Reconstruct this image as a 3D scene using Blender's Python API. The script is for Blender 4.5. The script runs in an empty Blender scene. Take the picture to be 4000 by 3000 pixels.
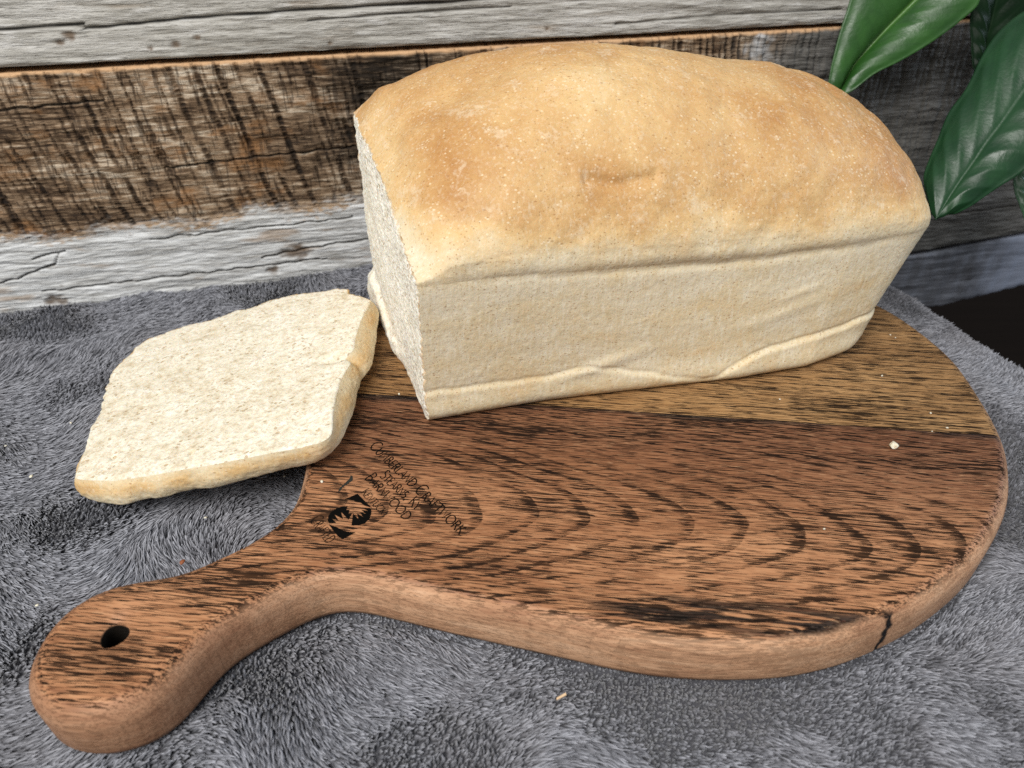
import bpy, bmesh, math, random
import numpy as np
from mathutils import Vector, Matrix, Euler

# ------------------------------------------------------------------ camera, world, lamps, exposure
S = bpy.context.scene
COL = S.collection
cam_d = bpy.data.cameras.new('camera'); cam = bpy.data.objects.new('camera', cam_d); COL.objects.link(cam)
cam.location = (0, 0, .2); cam.rotation_euler = (math.radians(90 - 37), 0, 0)
cam_d.sensor_width = 36; cam_d.lens = 36 * 709 / 1024
cam_d.clip_start = .01; cam_d.clip_end = 50
cam_d.dof.use_dof = True; cam_d.dof.focus_distance = .30; cam_d.dof.aperture_fstop = 12
S.camera = cam

W = bpy.data.worlds.new('World'); S.world = W; W.use_nodes = True
bg = W.node_tree.nodes['Background']
bg.inputs['Color'].default_value = (.90, .95, 1.0, 1); bg.inputs['Strength'].default_value = .33

def area(name, loc, target, size, size_y, power, color):
    d = bpy.data.lights.new(name, 'AREA'); d.shape = 'RECTANGLE'; d.size = size; d.size_y = size_y
    d.energy = power; d.color = color
    o = bpy.data.objects.new(name, d); COL.objects.link(o); o.location = loc
    o.rotation_euler = (Vector(target) - Vector(loc)).to_track_quat('-Z', 'Y').to_euler()
    return o
area('room_window', (-.45, -.62, 1.25), (.03, .25, 0), .9, .7, 32, (1.0, .975, .94))
area('side_window', (1.9, .55, .9), (.25, .42, 0), .7, .9, 12, (.72, .84, 1.0))

S.view_settings.view_transform = 'Standard'; S.view_settings.look = 'None'
S.view_settings.exposure = 0; S.view_settings.gamma = 1
S.cycles.use_denoising = False

# ------------------------------------------------------------------ helpers
rng = np.random.default_rng(7)
_tab = np.random.default_rng(3).permutation(4096)
_gr = np.random.default_rng(4).normal(size=(4096, 3)); _gr /= np.linalg.norm(_gr, axis=1)[:, None]
def perlin(p):
    p = np.asarray(p, float); i = np.floor(p).astype(np.int64); f = p - i
    u = f * f * f * (f * (f * 6 - 15) + 10); out = 0
    for dx in (0, 1):
        for dy in (0, 1):
            for dz in (0, 1):
                h = _tab[(_tab[(_tab[(i[..., 0] + dx) & 4095] + i[..., 1] + dy) & 4095] + i[..., 2] + dz) & 4095]
                g = _gr[h]
                d = g[..., 0] * (f[..., 0] - dx) + g[..., 1] * (f[..., 1] - dy) + g[..., 2] * (f[..., 2] - dz)
                w = (u[..., 0] if dx else 1 - u[..., 0]) * (u[..., 1] if dy else 1 - u[..., 1]) * (u[..., 2] if dz else 1 - u[..., 2])
                out = out + d * w
    return out * 1.5
def fbm(p, n=3, g=.5):
    p = np.asarray(p, float); a = 1.; r = 0
    for k in range(n):
        r = r + a * perlin(p * 2 ** k + 17.3 * k); a *= g
    return r
def sst(a, b, x):
    t = np.clip((x - a) / (b - a), 0, 1); return t * t * (3 - 2 * t)
def crom(P, n):
    P = np.asarray(P, float); m = len(P)
    t = np.linspace(0, m - 1, n); i = np.clip(t.astype(int), 0, m - 2); f = t - i
    Q = np.concatenate([2 * P[:1] - P[1:2], P, 2 * P[-1:] - P[-2:-1]])
    p0, p1, p2, p3 = Q[i], Q[i + 1], Q[i + 2], Q[i + 3]
    f = f.reshape((-1,) + (1,) * (P.ndim - 1))
    return .5 * (2 * p1 + (p2 - p0) * f + (2 * p0 - 5 * p1 + 4 * p2 - p3) * f ** 2 + (3 * p1 - p0 - 3 * p2 + p3) * f ** 3)
def crom_closed(P, n):
    P = np.asarray(P, float); m = len(P)
    Q = np.concatenate([P[-2:], P, P[:3]])
    R = crom(Q, (m + 4) * 40 + 1)[80:80 + m * 40]
    s = np.concatenate([[0], np.cumsum(np.linalg.norm(np.diff(np.concatenate([R, R[:1]]), axis=0), axis=1))])
    t = np.linspace(0, s[-1], n, endpoint=False); R = np.concatenate([R, R[:1]])
    return np.stack([np.interp(t, s, R[:, k]) for k in range(R.shape[1])], 1)

def link(name, me, m=None, parent=None):
    o = bpy.data.objects.new(name, me); COL.objects.link(o)
    if m: me.materials.append(m)
    if parent: o.parent = parent
    return o
def mesh(name, V, F, m=None, parent=None, smooth=True, attrs=None):
    V = np.asarray(V, np.float32); me = bpy.data.meshes.new(name)
    if isinstance(F, np.ndarray):
        k = F.shape[1]; n = len(F)
        me.vertices.add(len(V)); me.vertices.foreach_set('co', V.ravel())
        me.loops.add(n * k); me.loops.foreach_set('vertex_index', F.astype(np.int32).ravel())
        me.polygons.add(n); me.polygons.foreach_set('loop_start', np.arange(0, n * k, k, dtype=np.int32))
        me.update(calc_edges=True); me.validate()
    else:
        me.from_pydata([tuple(map(float, v)) for v in V], [], F); me.update()
    if smooth: me.polygons.foreach_set('use_smooth', np.ones(len(me.polygons), bool))
    for k, a in (attrs or {}).items():
        at = me.attributes.new(k, 'FLOAT', 'POINT'); at.data.foreach_set('value', np.asarray(a, np.float32).ravel())
    return link(name, me, m, parent)
def gridF(nr, nc, wrap=False):
    i, j = np.meshgrid(np.arange(nr - 1), np.arange(nc if wrap else nc - 1), indexing='ij')
    j2 = (j + 1) % nc
    return np.stack([i * nc + j, i * nc + j2, (i + 1) * nc + j2, (i + 1) * nc + j], -1).reshape(-1, 4)
def tag(o, label=None, cat=None, group=None, kind=None):
    for k, v in (('label', label), ('category', cat), ('group', group), ('kind', kind)):
        if v: o[k] = v
    return o
def thing(name, label, cat, loc=(0, 0, 0)):
    o = bpy.data.objects.new(name, None); COL.objects.link(o); o.location = loc; o.empty_display_size = .02
    return tag(o, label, cat)

# ------------------------------------------------------------------ material node helper
class Mat:
    def __init__(s, name, rough=.6, spec=.3):
        s.m = bpy.data.materials.new(name); s.m.use_nodes = True; s.t = s.m.node_tree
        s.b = s.t.nodes['Principled BSDF']; s.b.inputs['Roughness'].default_value = rough
        s.b.inputs['Specular IOR Level'].default_value = spec
        s.oc = s.t.nodes.new('ShaderNodeTexCoord').outputs['Object']
    def put(s, sock, v):
        if isinstance(v, bpy.types.NodeSocket): s.t.links.new(v, sock)
        elif v is not None:
            if isinstance(v, (tuple, list)) and len(v) == 3 and sock.type == 'RGBA': v = (*v, 1)
            sock.default_value = v
    def vec(s, scale=(1, 1, 1), loc=(0, 0, 0), rot=(0, 0, 0), src=None):
        n = s.t.nodes.new('ShaderNodeMapping'); s.put(n.inputs['Vector'], src or s.oc)
        n.inputs['Scale'].default_value = scale; n.inputs['Location'].default_value = loc; n.inputs['Rotation'].default_value = rot
        return n.outputs[0]
    def noise(s, vec=None, scale=1., detail=3., rough=.55, dist=0., col=False):
        n = s.t.nodes.new('ShaderNodeTexNoise'); s.put(n.inputs['Vector'], vec or s.oc)
        s.put(n.inputs['Scale'], scale); n.inputs['Detail'].default_value = detail
        n.inputs['Roughness'].default_value = rough; n.inputs['Distortion'].default_value = dist
        return n.outputs['Color' if col else 'Fac']
    def voro(s, vec=None, scale=1., out='Distance', feature='F1', rand=1.):
        n = s.t.nodes.new('ShaderNodeTexVoronoi'); n.feature = feature; s.put(n.inputs['Vector'], vec or s.oc)
        s.put(n.inputs['Scale'], scale); n.inputs['Randomness'].default_value = rand
        return n.outputs[out]
    def math(s, op, a, b=0., c=0.):
        n = s.t.nodes.new('ShaderNodeMath'); n.operation = op
        for i, v in enumerate((a, b, c)): s.put(n.inputs[i], v)
        return n.outputs[0]
    def add(s, a, b): return s.math('ADD', a, b)
    def mul(s, a, b): return s.math('MULTIPLY', a, b)
    def mad(s, a, b, c): return s.math('MULTIPLY_ADD', a, b, c)
    def step(s, x, a, b, y0=0., y1=1.):
        n = s.t.nodes.new('ShaderNodeMapRange'); n.interpolation_type = 'SMOOTHSTEP'
        for k, v in (('Value', x), ('From Min', a), ('From Max', b), ('To Min', y0), ('To Max', y1)): s.put(n.inputs[k], v)
        return n.outputs[0]
    def mix(s, f, a, b, mode='MIX'):
        n = s.t.nodes.new('ShaderNodeMix'); n.data_type = 'RGBA'; n.blend_type = mode
        s.put(n.inputs['Factor'], f); s.put(n.inputs[6], a); s.put(n.inputs[7], b)
        return n.outputs[2]
    def ramp(s, f, stops):
        n = s.t.nodes.new('ShaderNodeValToRGB'); s.put(n.inputs[0], f); e = n.color_ramp.elements
        while len(e) < len(stops): e.new(.5)
        for q, (p, c) in zip(e, stops): q.position = p; q.color = (*c, 1)
        return n.outputs[0]
    def sep(s, v):
        n = s.t.nodes.new('ShaderNodeSeparateXYZ'); s.put(n.inputs[0], v); return n.outputs
    def comb(s, x, y, z):
        n = s.t.nodes.new('ShaderNodeCombineXYZ')
        for i, v in enumerate((x, y, z)): s.put(n.inputs[i], v)
        return n.outputs[0]
    def attr(s, name):
        n = s.t.nodes.new('ShaderNodeAttribute'); n.attribute_name = name; return n.outputs['Fac']
    def bump(s, h, dist=.001, strength=1.):
        n = s.t.nodes.new('ShaderNodeBump'); s.put(n.inputs['Height'], h)
        n.inputs['Distance'].default_value = dist; n.inputs['Strength'].default_value = strength
        s.t.links.new(n.outputs[0], s.b.inputs['Normal'])
    def color(s, c): s.put(s.b.inputs['Base Color'], c)
    def rough(s, r): s.put(s.b.inputs['Roughness'], r)
# ------------------------------------------------------------------ materials
GR = math.radians(-6.1)                       # direction of the grain in the cutting board
def wood_board(name, upper):
    M = Mat(name, .55, .22)
    v0 = M.vec(rot=(0, 0, -GR)); x, y, z = M.sep(v0)
    wob = M.noise(M.vec((9, 16, 16), src=v0), 1, 2)
    y = M.mad(wob, .005, y)
    st = M.comb(x, y, z)
    if upper:
        g = M.mad(y, 210., M.mul(M.noise(M.vec((6, 60, 60), src=st), 1, 2), 1.6))
    else:
        dv = M.add(y, -.1875)                  # axis of the cathedral figure
        g = M.mad(M.mul(dv, dv), 3000., M.mad(x, 52., M.mul(M.noise(M.vec((6, 18, 18), src=st), 1, 2), 3.0)))
    fr = M.math('FRACT', g)
    ring = M.mul(M.mul(M.step(fr, .66, .86), M.step(fr, 1.0, .96)), M.step(M.noise(M.vec((9, 50, 50), loc=(6, 6, 2), src=st), 1, 2), .30, .52))
    fine = M.noise(M.vec((60, 900, 900), src=st), 1, 3, .6)
    pore = M.noise(M.vec((72, 1650, 1650), src=st), 1, 2, .55)
    pore2 = M.noise(M.vec((52, 900, 900), loc=(3, 7, 1), src=st), 1, 2, .6)
    patch = M.noise(M.vec((12, 75, 75), loc=(1, 2, 5), src=st), 1, 3, .55)
    big = M.noise(M.vec((5, 26, 26), loc=(4, 1, 2), src=st), 1, 3, .6)
    k = .26 if upper else .30
    d1 = M.step(M.add(pore, M.mad(ring, .075, M.mul(patch, .30))), .738 if upper else .733, .756)
    d2 = M.step(M.add(pore2, M.mad(ring, .07, M.mul(patch, .50))), .865, .90)
    smear = M.step(M.add(M.mul(fine, .55), M.mul(patch, .75)), .80, .93)
    if upper:
        lo, mid, hi = (.12, .056, .023), (.28, .148, .058), (.40, .232, .100)
    else:
        lo, mid, hi = (.115, .047, .022), (.290, .127, .057), (.48, .238, .116)
    tone = M.add(M.mul(fine, .55), M.mad(big, .55, M.mul(ring, -.025)))
    c = M.ramp(tone, [(.33, lo), (.50, mid), (.68, hi)])
    if not upper:                              # the heart side near the neck and the seam is a darker, redder brown
        red = M.step(M.add(M.mul(y, 6.), M.mul(big, .35)), 1.25, 1.62)
        c = M.mix(M.mul(red, .6), c, (.085, .030, .016))
        # ink-black mineral streaks beside the glue line and low on the front edge
        gl = M.step(M.mad(M.noise(M.vec((16, 130, 1), src=st), 1, 3, .6), .016, y), .2545, .2605)
        c = M.mix(M.mul(gl, .9), c, (.012, .011, .010))
        fe = M.mul(M.step(y, .162, .150), M.mul(M.step(y, .138, .146), M.mul(M.step(x, -.01, .03), M.step(x, .16, .10))))
        fs = M.step(M.add(M.noise(M.vec((24, 330, 300), src=st), 1, 3, .6), M.mul(fe, .17)), .60, .67)
        c = M.mix(M.mul(M.mul(fs, fe), .95), c, (.010, .009, .008))
    ray = M.step(M.noise(M.vec((150, 1300, 1300), loc=(11, 2, 4), src=st), 1, 2), .60, .68)
    c = M.mix(M.mul(ray, .32), c, (.50, .31, .16) if upper else (.55, .33, .18))
    rl = M.step(M.noise(M.vec((30, 1600, 1600), loc=(1, 12, 4), src=st), 1, 2), .56, .66)
    c = M.mix(M.mul(rl, .55), c, (.13, .06, .022) if upper else (.13, .045, .022))
    p3 = M.noise(M.vec((95, 2800, 2800), loc=(9, 5, 1), src=st), 1, 1, .5); d3 = M.mul(M.step(M.add(p3, M.mad(ring, .06, M.mul(patch, .12))), .650, .678), .9)
    d1 = M.math('MAXIMUM', d1, d3)
    dark = M.math('MAXIMUM', d1, M.math('MAXIMUM', M.mul(d2, .95), M.mul(smear, .38)))
    dn = M.step(M.noise(M.vec((25, 200, 200), loc=(7, 3, 3), src=st), 1, 3, .6), .30, .46)
    flat = M.mix(M.mul(dark, .95), c, M.mix(dn, (.040, .019, .010), (.006, .005, .0045)))
    # sanded, oiled edge: paler, finer figure, hardly any black
    ef = M.noise(M.vec((70, 260, 700), src=st), 1, 3, .6); eb = M.noise(M.vec((20, 60, 130), src=st), 1, 3, .5)
    edge = M.ramp(M.add(M.mul(ef, .5), M.mul(eb, .5)), [(.33, (.34, .17, .095)), (.5, (.56, .32, .185)), (.68, (.68, .43, .27))])
    mark = M.step(M.noise(M.vec((30, 60, 260), loc=(2, 2, 9), src=st), 1, 3, .6), .66, .74)
    edge = M.mix(M.mul(mark, .5), edge, (.10, .035, .02))
    hs = M.step(x, -.10, -.085, .5, 0.)
    edge = M.mix(M.step(M.add(x, y), .085, .02, 0, .55), edge, (.19, .085, .045))
    at = M.attr('edge')
    f = M.step(M.mad(M.noise(M.vec((40, 300, 300), src=st), 1, 2), .34, at), .36, .74)
    sl = M.step(M.noise(M.vec((60, 90, 1500), loc=(3, 1, 7), src=st), 1, 3, .6), .52, .66)
    edge = M.mix(M.mul(sl, .35), edge, (.22, .095, .05)); edge = M.mix(M.mul(d1, .35), edge, (.03, .02, .015))
    if not upper:
        wx = M.mad(M.noise(None, 170, 2), .006, -.003)
        ck = M.mul(M.step(M.math('ABSOLUTE', M.add(M.sep(M.oc)[0], M.add(wx, -.1255))), .0016, .0005), M.mul(M.step(z, -.001, -.003), M.step(M.sep(M.oc)[1], .155, .150)))
        ck = M.mul(ck, M.step(M.noise(M.vec(loc=(4, 4, 4)), 300, 2), .26, .40))
        ct = M.mul(M.step(M.math('ABSOLUTE', M.add(M.sep(M.oc)[1], -.1412)), .0010, .0003), M.mul(M.step(M.sep(M.oc)[0], .110, .114), M.step(M.sep(M.oc)[0], .1262, .1255)))
        ct = M.mul(ct, M.step(z, -.004, -.003)); edge = M.mix(M.math('MAXIMUM', ck, ct), edge, (.008, .007, .007))
    M.put(M.b.inputs['Specular IOR Level'], M.step(dark, 0, 1, .22, .04))
    M.color(M.mix(M.attr('hole_dark'), M.mix(f, flat, edge), (.010, .008, .006)))
    M.rough(M.mix(f, M.step(dark, 0, 1, .5, .9), (.55, .55, .55)))
    M.bump(M.mad(dark, -.9, M.mul(fine, .5)), .0003, .7)
    return M.m
M_UP = wood_board('oak stave, honey', True)
M_LOW = wood_board('oak stave, red brown', False)
M = Mat('burnt engraving', .9, .03); M.color(M.mix(M.noise(None, 900, 2), (.002, .002, .002), (.006, .005, .004))); M_BURN = M.m
M = Mat('dark wood stain', .6, .2); M.color((.022, .022, .018)); M_STAIN = M.m

def crumb_mat(name, cols, rim=False):
    M = Mat(name, .85, .12)
    n1 = M.noise(None, 260, 4, .62); n2 = M.noise(None, 75, 3, .55); n3 = M.noise(None, 22, 2)
    v = M.voro(M.vec(src=M.mix(.0025, M.oc, M.noise(None, 300, 2, col=True), 'ADD')), 420); vb = M.voro(None, 170)
    c = M.ramp(M.add(M.mul(n1, .5), M.mad(n2, .3, M.mul(n3, .2))), list(zip((.37, .47, .60), cols)))
    hv = M.voro(M.vec((1, 1.5, 1), src=M.mix(.004, M.oc, M.noise(None, 200, 2, col=True), 'ADD')), 300); hole = M.mul(M.step(hv, .30, .18), M.step(M.noise(M.vec(loc=(3, 3, 3)), 120, 1), .47, .58))
    c = M.mix(M.mul(hole, .75), c, (.46, .32, .17))
    pit = M.step(M.noise(M.vec(src=M.oc), 620, 3, .6), .50, .36); c = M.mix(M.mul(pit, M.step(n2, .38, .62, .15, .60)), c, (.64, .51, .35) if rim else (.66, .60, .47))
    if rim: c = M.mix(M.mul(M.attr('rim'), M.step(n1, .38, .5)), c, (.56, .34, .13))
    sp = M.mul(M.step(M.voro(None, 330, 'Distance'), .20, .12), M.step(M.noise(None, 140, 1), .55, .66))
    c = M.mix(M.mul(sp, .55), c, (.33, .19, .08))
    M.color(c)
    M.b.inputs['Subsurface Weight'].default_value = .18; M.b.inputs['Subsurface Radius'].default_value = (.004, .0025, .0015)
    M.b.inputs['Subsurface Scale'].default_value = 1
    M.bump(M.add(M.mad(n1, .8, M.mul(n2, .3)), M.mad(M.step(v, 0, .5), .25, M.mad(hole, -1., M.mul(pit, -.5)))), .0005, .65)
    return M.m
M_CRUMB = crumb_mat('wheat bread crumb', [(.56, .46, .31), (.74, .67, .52), (.85, .805, .68)], True); M_CUT = crumb_mat('wheat bread cut crumb', [(.74, .67, .53), (.84, .79, .67), (.90, .87, .78)], True)

def crust_mat():
    M = Mat('bread crust', .62, .28)
    bake = M.attr('bake'); n1 = M.noise(None, 420, 4, .65); n2 = M.noise(None, 95, 4, .6); n3 = M.noise(None, 24, 3, .55); fl = M.noise(M.vec(loc=(3, 1, 8)), 60, 5, .68)
    t = M.add(bake, M.mad(n3, .42, M.mad(n2, .40, M.mad(n1, .30, -.56))))
    c = M.ramp(t, [(.0, (.73, .635, .46)), (.20, (.69, .57, .37)), (.48, (.67, .455, .215)), (.74, (.54, .315, .125)), (1., (.40, .18, .05))])
    # flour left on the skin
    m = M.step(M.add(M.mul(fl, .50), M.mad(n2, .40, M.mul(n1, .42))), .69, .80)
    c = M.mix(M.mul(m, M.step(bake, .1, .4, .2, .40)), c, (.82, .68, .47))
    wsp = M.mul(M.step(M.voro(M.vec((1, 1.3, 1.3)), 480), .34, .16), M.step(M.noise(None, 120, 3, .7), .46, .60))
    c = M.mix(M.mul(wsp, .55), c, (.84, .71, .50))
    fb = M.noise(M.vec((700, 700, 170)), 1, 3, .6); c = M.mix(M.mul(M.step(fb, .52, .66), M.step(bake, .4, .1, .05, .32)), c, (.58, .43, .22))
    c = M.mix(M.mul(M.step(fb, .47, .36), M.step(bake, .4, .1, .15, .38)), c, (.83, .76, .60))
    # flecks of bran
    b = M.mul(M.step(M.voro(M.vec((1, 1, 1), loc=(2, 3, 4)), 640), .27, .11), M.step(M.noise(M.vec(loc=(5, 2, 2)), 230, 1), .44, .54))
    c = M.mix(M.mul(b, .62), c, (.33, .17, .06))
    b2 = M.mul(M.step(M.voro(M.vec((.7, 1, 1.6), loc=(7, 3, 4)), 300), .17, .09), M.step(M.noise(M.vec(loc=(9, 2, 2)), 110, 1), .44, .54))
    c = M.mix(M.mul(b2, .6), c, (.30, .14, .045))
    M.color(c)
    M.rough(M.step(bake, .1, .8, .72, .5))
    M.b.inputs['Subsurface Weight'].default_value = .08; M.b.inputs['Subsurface Radius'].default_value = (.004, .002, .001)
    M.b.inputs['Subsurface Scale'].default_value = 1
    M.bump(M.add(M.mul(n1, .7), M.mad(n2, .35, M.mul(fb, .35))), .0006, .8)
    return M.m
M_CRUST = crust_mat()

def plank_coords(M):                            # object space of a plank: x along, z up
    return M.sep(M.oc)
def m_grey():
    M = Mat('weathered grey barn wood', .85, .15)
    f = M.noise(M.vec((38, 1, 420)), 1, 5, .68); f2 = M.noise(M.vec((110, 1, 900)), 1, 3, .65); b = M.noise(M.vec((9, 1, 60)), 1, 3, .55)
    pale = M.noise(M.vec((45, 1, 260), loc=(3, 0, 1)), 1, 3, .6)
    c = M.ramp(M.add(M.mul(f, .6), M.mul(b, .4)), [(.32, (.20, .185, .16)), (.45, (.37, .355, .32)), (.56, (.50, .485, .45)), (.72, (.62, .61, .59))])
    c = M.mix(M.mul(M.step(f2, .56, .70), .65), c, (.10, .088, .07))
    c = M.mix(M.mul(M.step(pale, .56, .68), .5), c, (.66, .65, .63))
    c = M.mix(M.mul(M.step(M.noise(M.vec((14, 1, 90), loc=(8, 0, 3)), 1, 3), .58, .72), .35), c, (.33, .23, .14))
    cr = M.attr('crack'); c = M.mix(M.mul(cr, .8), c, (.05, .044, .036))
    k = M.attr('knot'); c = M.mix(M.mul(k, .8), c, (.13, .08, .045))
    c = M.mix(M.attr('shade_side'), c, (.13, .125, .125))
    M.color(c); M.bump(M.mad(f2, .6, M.mul(f, .8)), .0016, .9)
    return M.m
def m_brown():
    M = Mat('rough sawn barn wood', .85, .15)
    x, y, z = M.sep(M.oc)
    f = M.noise(M.vec((60, 1, 560)), 1, 5, .7); f2 = M.noise(M.vec((120, 1, 1000)), 1, 3, .65); b = M.noise(M.vec((9, 1, 30)), 1, 4, .6)
    blot = M.noise(M.vec((30, 1, 60), loc=(2, 0, 5)), 1, 4, .6)
    saw = M.attr('saw'); bnd = M.attr('sawn')
    t = M.add(M.mul(f, .55), M.mad(b, .45, M.mul(saw, -.10)))
    br = M.ramp(t, [(.36, (.012, .009, .007)), (.44, (.10, .062, .036)), (.51, (.27, .185, .115)), (.59, (.56, .47, .36)), (.72, (.70, .64, .54))])
    br = M.mix(M.mul(M.step(blot, .52, .66), .75), br, (.27, .135, .055))
    br = M.mix(M.mul(M.step(M.add(f2, M.mul(b, -.3)), .38, .52), .6), br, (.022, .016, .012))
    hx = M.step(M.add(M.noise(M.vec((430, 1, 55), rot=(0, -.18, 0)), 1, 3, .6), M.mul(b, .25)), .66, .74)
    br = M.mix(M.mul(hx, .6), br, (.035, .023, .016))
    br = M.mix(M.mul(saw, .85), br, (.018, .013, .010))
    br = M.mix(M.mul(M.attr('black'), M.step(f, .72, .45, .45, .92)), br, (.010, .008, .006))
    gf = M.noise(M.vec((32, 1, 330), loc=(4, 0, 2)), 1, 5, .68)
    gr = M.ramp(M.add(M.mul(gf, .8), M.mul(b, .2)), [(.34, (.24, .23, .21)), (.44, (.47, .47, .46)), (.55, (.63, .64, .64)), (.70, (.75, .76, .77))])
    gr = M.mix(M.mul(M.step(f2, .57, .70), .6), gr, (.13, .11, .085))
    gr = M.mix(M.mul(M.step(M.noise(M.vec((24, 1, 110), loc=(5, 0, 9)), 1, 4), .57, .68), .5), gr, (.34, .22, .12))
    tan = M.step(M.noise(M.vec((30, 1, 160), loc=(1, 1, 1)), 1, 3), .42, .6)
    edge = M.mul(M.math('SUBTRACT', 1., M.math('ABSOLUTE', M.mad(bnd, 2., -1.))), tan)
    c = M.mix(bnd, gr, br); c = M.mix(M.mul(edge, .8), c, (.40, .25, .125))
    c = M.mix(M.mul(M.attr('paint_sheen'), .85), c, (.72, .74, .76))
    c = M.mix(M.attr('dull'), c, M.ramp(M.add(M.mul(f, .6), M.mul(b, .4)), [(.35, (.045, .042, .038)), (.5, (.13, .125, .115)), (.7, (.26, .25, .24))]))
    c = M.mix(M.mul(M.attr('crack'), .75), c, (.05, .042, .034)); c = M.mix(M.mul(M.attr('knot'), .85), c, (.10, .06, .03))
    raw = M.mix(M.noise(M.vec((60, 300, 300)), 1, 3), (.50, .30, .155), (.66, .43, .25))
    c = M.mix(M.attr('rawedge'), c, raw)
    M.color(c); M.bump(M.mad(f2, .5, M.mad(f, .8, M.mul(saw, -.8))), .0014, .9)
    return M.m
def m_slate():
    M = Mat('blue grey barn wood', .6, .4)
    f = M.noise(M.vec((20, 1, 420)), 1, 4, .6); b = M.noise(M.vec((60, 1, 40)), 1, 3, .6)
    c = M.ramp(M.add(M.mul(f, .6), M.mul(b, .4)), [(.35, (.045, .045, .048)), (.52, (.135, .14, .16)), (.72, (.34, .36, .42))])
    x, y, z = M.sep(M.oc); c = M.mix(M.mul(M.step(M.add(x, M.mul(b, .05)), .390, .44), .7), c, (.30, .34, .44))  # cool window sheen on the right end, put into the colour
    M.color(c); M.bump(f, .001, .6); return M.m
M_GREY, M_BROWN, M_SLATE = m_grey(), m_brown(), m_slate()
M = Mat('dark backing', .9, .1); M.color((.02, .017, .014)); M_BACK = M.m
M = Mat('dark floorboards', .5, .3); M.color(M.mix(M.noise(M.vec((3, 60, 1)), 1, 3), (.006, .004, .003), (.016, .010, .007))); M.rough(.9); M.put(M.b.inputs['Specular IOR Level'], .1); M_FLOOR = M.m

def m_fleece(name, hair):
    M = Mat(name, .48, .32)
    n = M.noise(None, 16, 3, .55)
    if hair:
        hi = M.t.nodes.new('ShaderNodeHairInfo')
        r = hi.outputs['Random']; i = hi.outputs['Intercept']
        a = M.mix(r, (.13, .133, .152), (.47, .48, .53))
        c = M.mix(i, M.mix(.85, a, (.012, .012, .015)), a)  # roots darkened in the colour to deepen the shade between fibres
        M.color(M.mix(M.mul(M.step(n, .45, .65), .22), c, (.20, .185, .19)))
        M.b.inputs['Sheen Weight'].default_value = .35; M.b.inputs['Sheen Roughness'].default_value = .4
    else: M.color((.075, .075, .085))
    return M.m
M_PILE, M_CLOTH = m_fleece('plush pile', True), m_fleece('plush backing', False)

def leaf_mat(name, a, b, rib, spec=.45):
    M = Mat(name, .38, spec)
    n = M.noise(None, 60, 3); mr = M.attr('rib'); v = M.attr('vein')
    c = M.mix(M.step(n, .3, .7), a, b); c = M.mix(M.mul(v, .3), c, tuple(x * .6 for x in a)); c = M.mix(M.mul(mr, .85), c, rib)
    M.color(c); M.b.inputs['Transmission Weight'].default_value = 0
    M.bump(M.noise(None, 500, 3), .0004, .4)
    M.rough(M.step(M.noise(None, 90, 3), .3, .7, .32, .48))
    return M.m
M_LEAF = leaf_mat('light green leaf', (.015, .062, .010), (.028, .098, .016), (.085, .20, .035))
M_LEAFD = leaf_mat('dark green leaf', (.007, .038, .013), (.012, .056, .018), (.016, .06, .022))
M_LEAFK = leaf_mat('shaded green leaf', (.004, .012, .005), (.006, .018, .007), (.008, .02, .008), .06)  # leaf in shadow: its shade is put into these near-black greens
M = Mat('leaf stalk', .5, .3); M.color((.03, .09, .02)); M_STALK = M.m
M = Mat('splinter', .7, .2); M.color((.62, .44, .27)); M_SPL = M.m
M = Mat('seed', .6, .3); M.color((.25, .08, .03)); M_SEED = M.m
M = Mat('black hair', .4, .4); M.color((.012, .010, .010)); M_HAIR = M.m
# ------------------------------------------------------------------ floor far below and the plank backdrop
fl = mesh('floor', [(-3, -3, -.77), (4, -3, -.77), (4, 4, -.77), (-3, 4, -.77)], [(0, 1, 2, 3)], M_FLOOR, smooth=False)
tag(fl, kind='structure')

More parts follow.
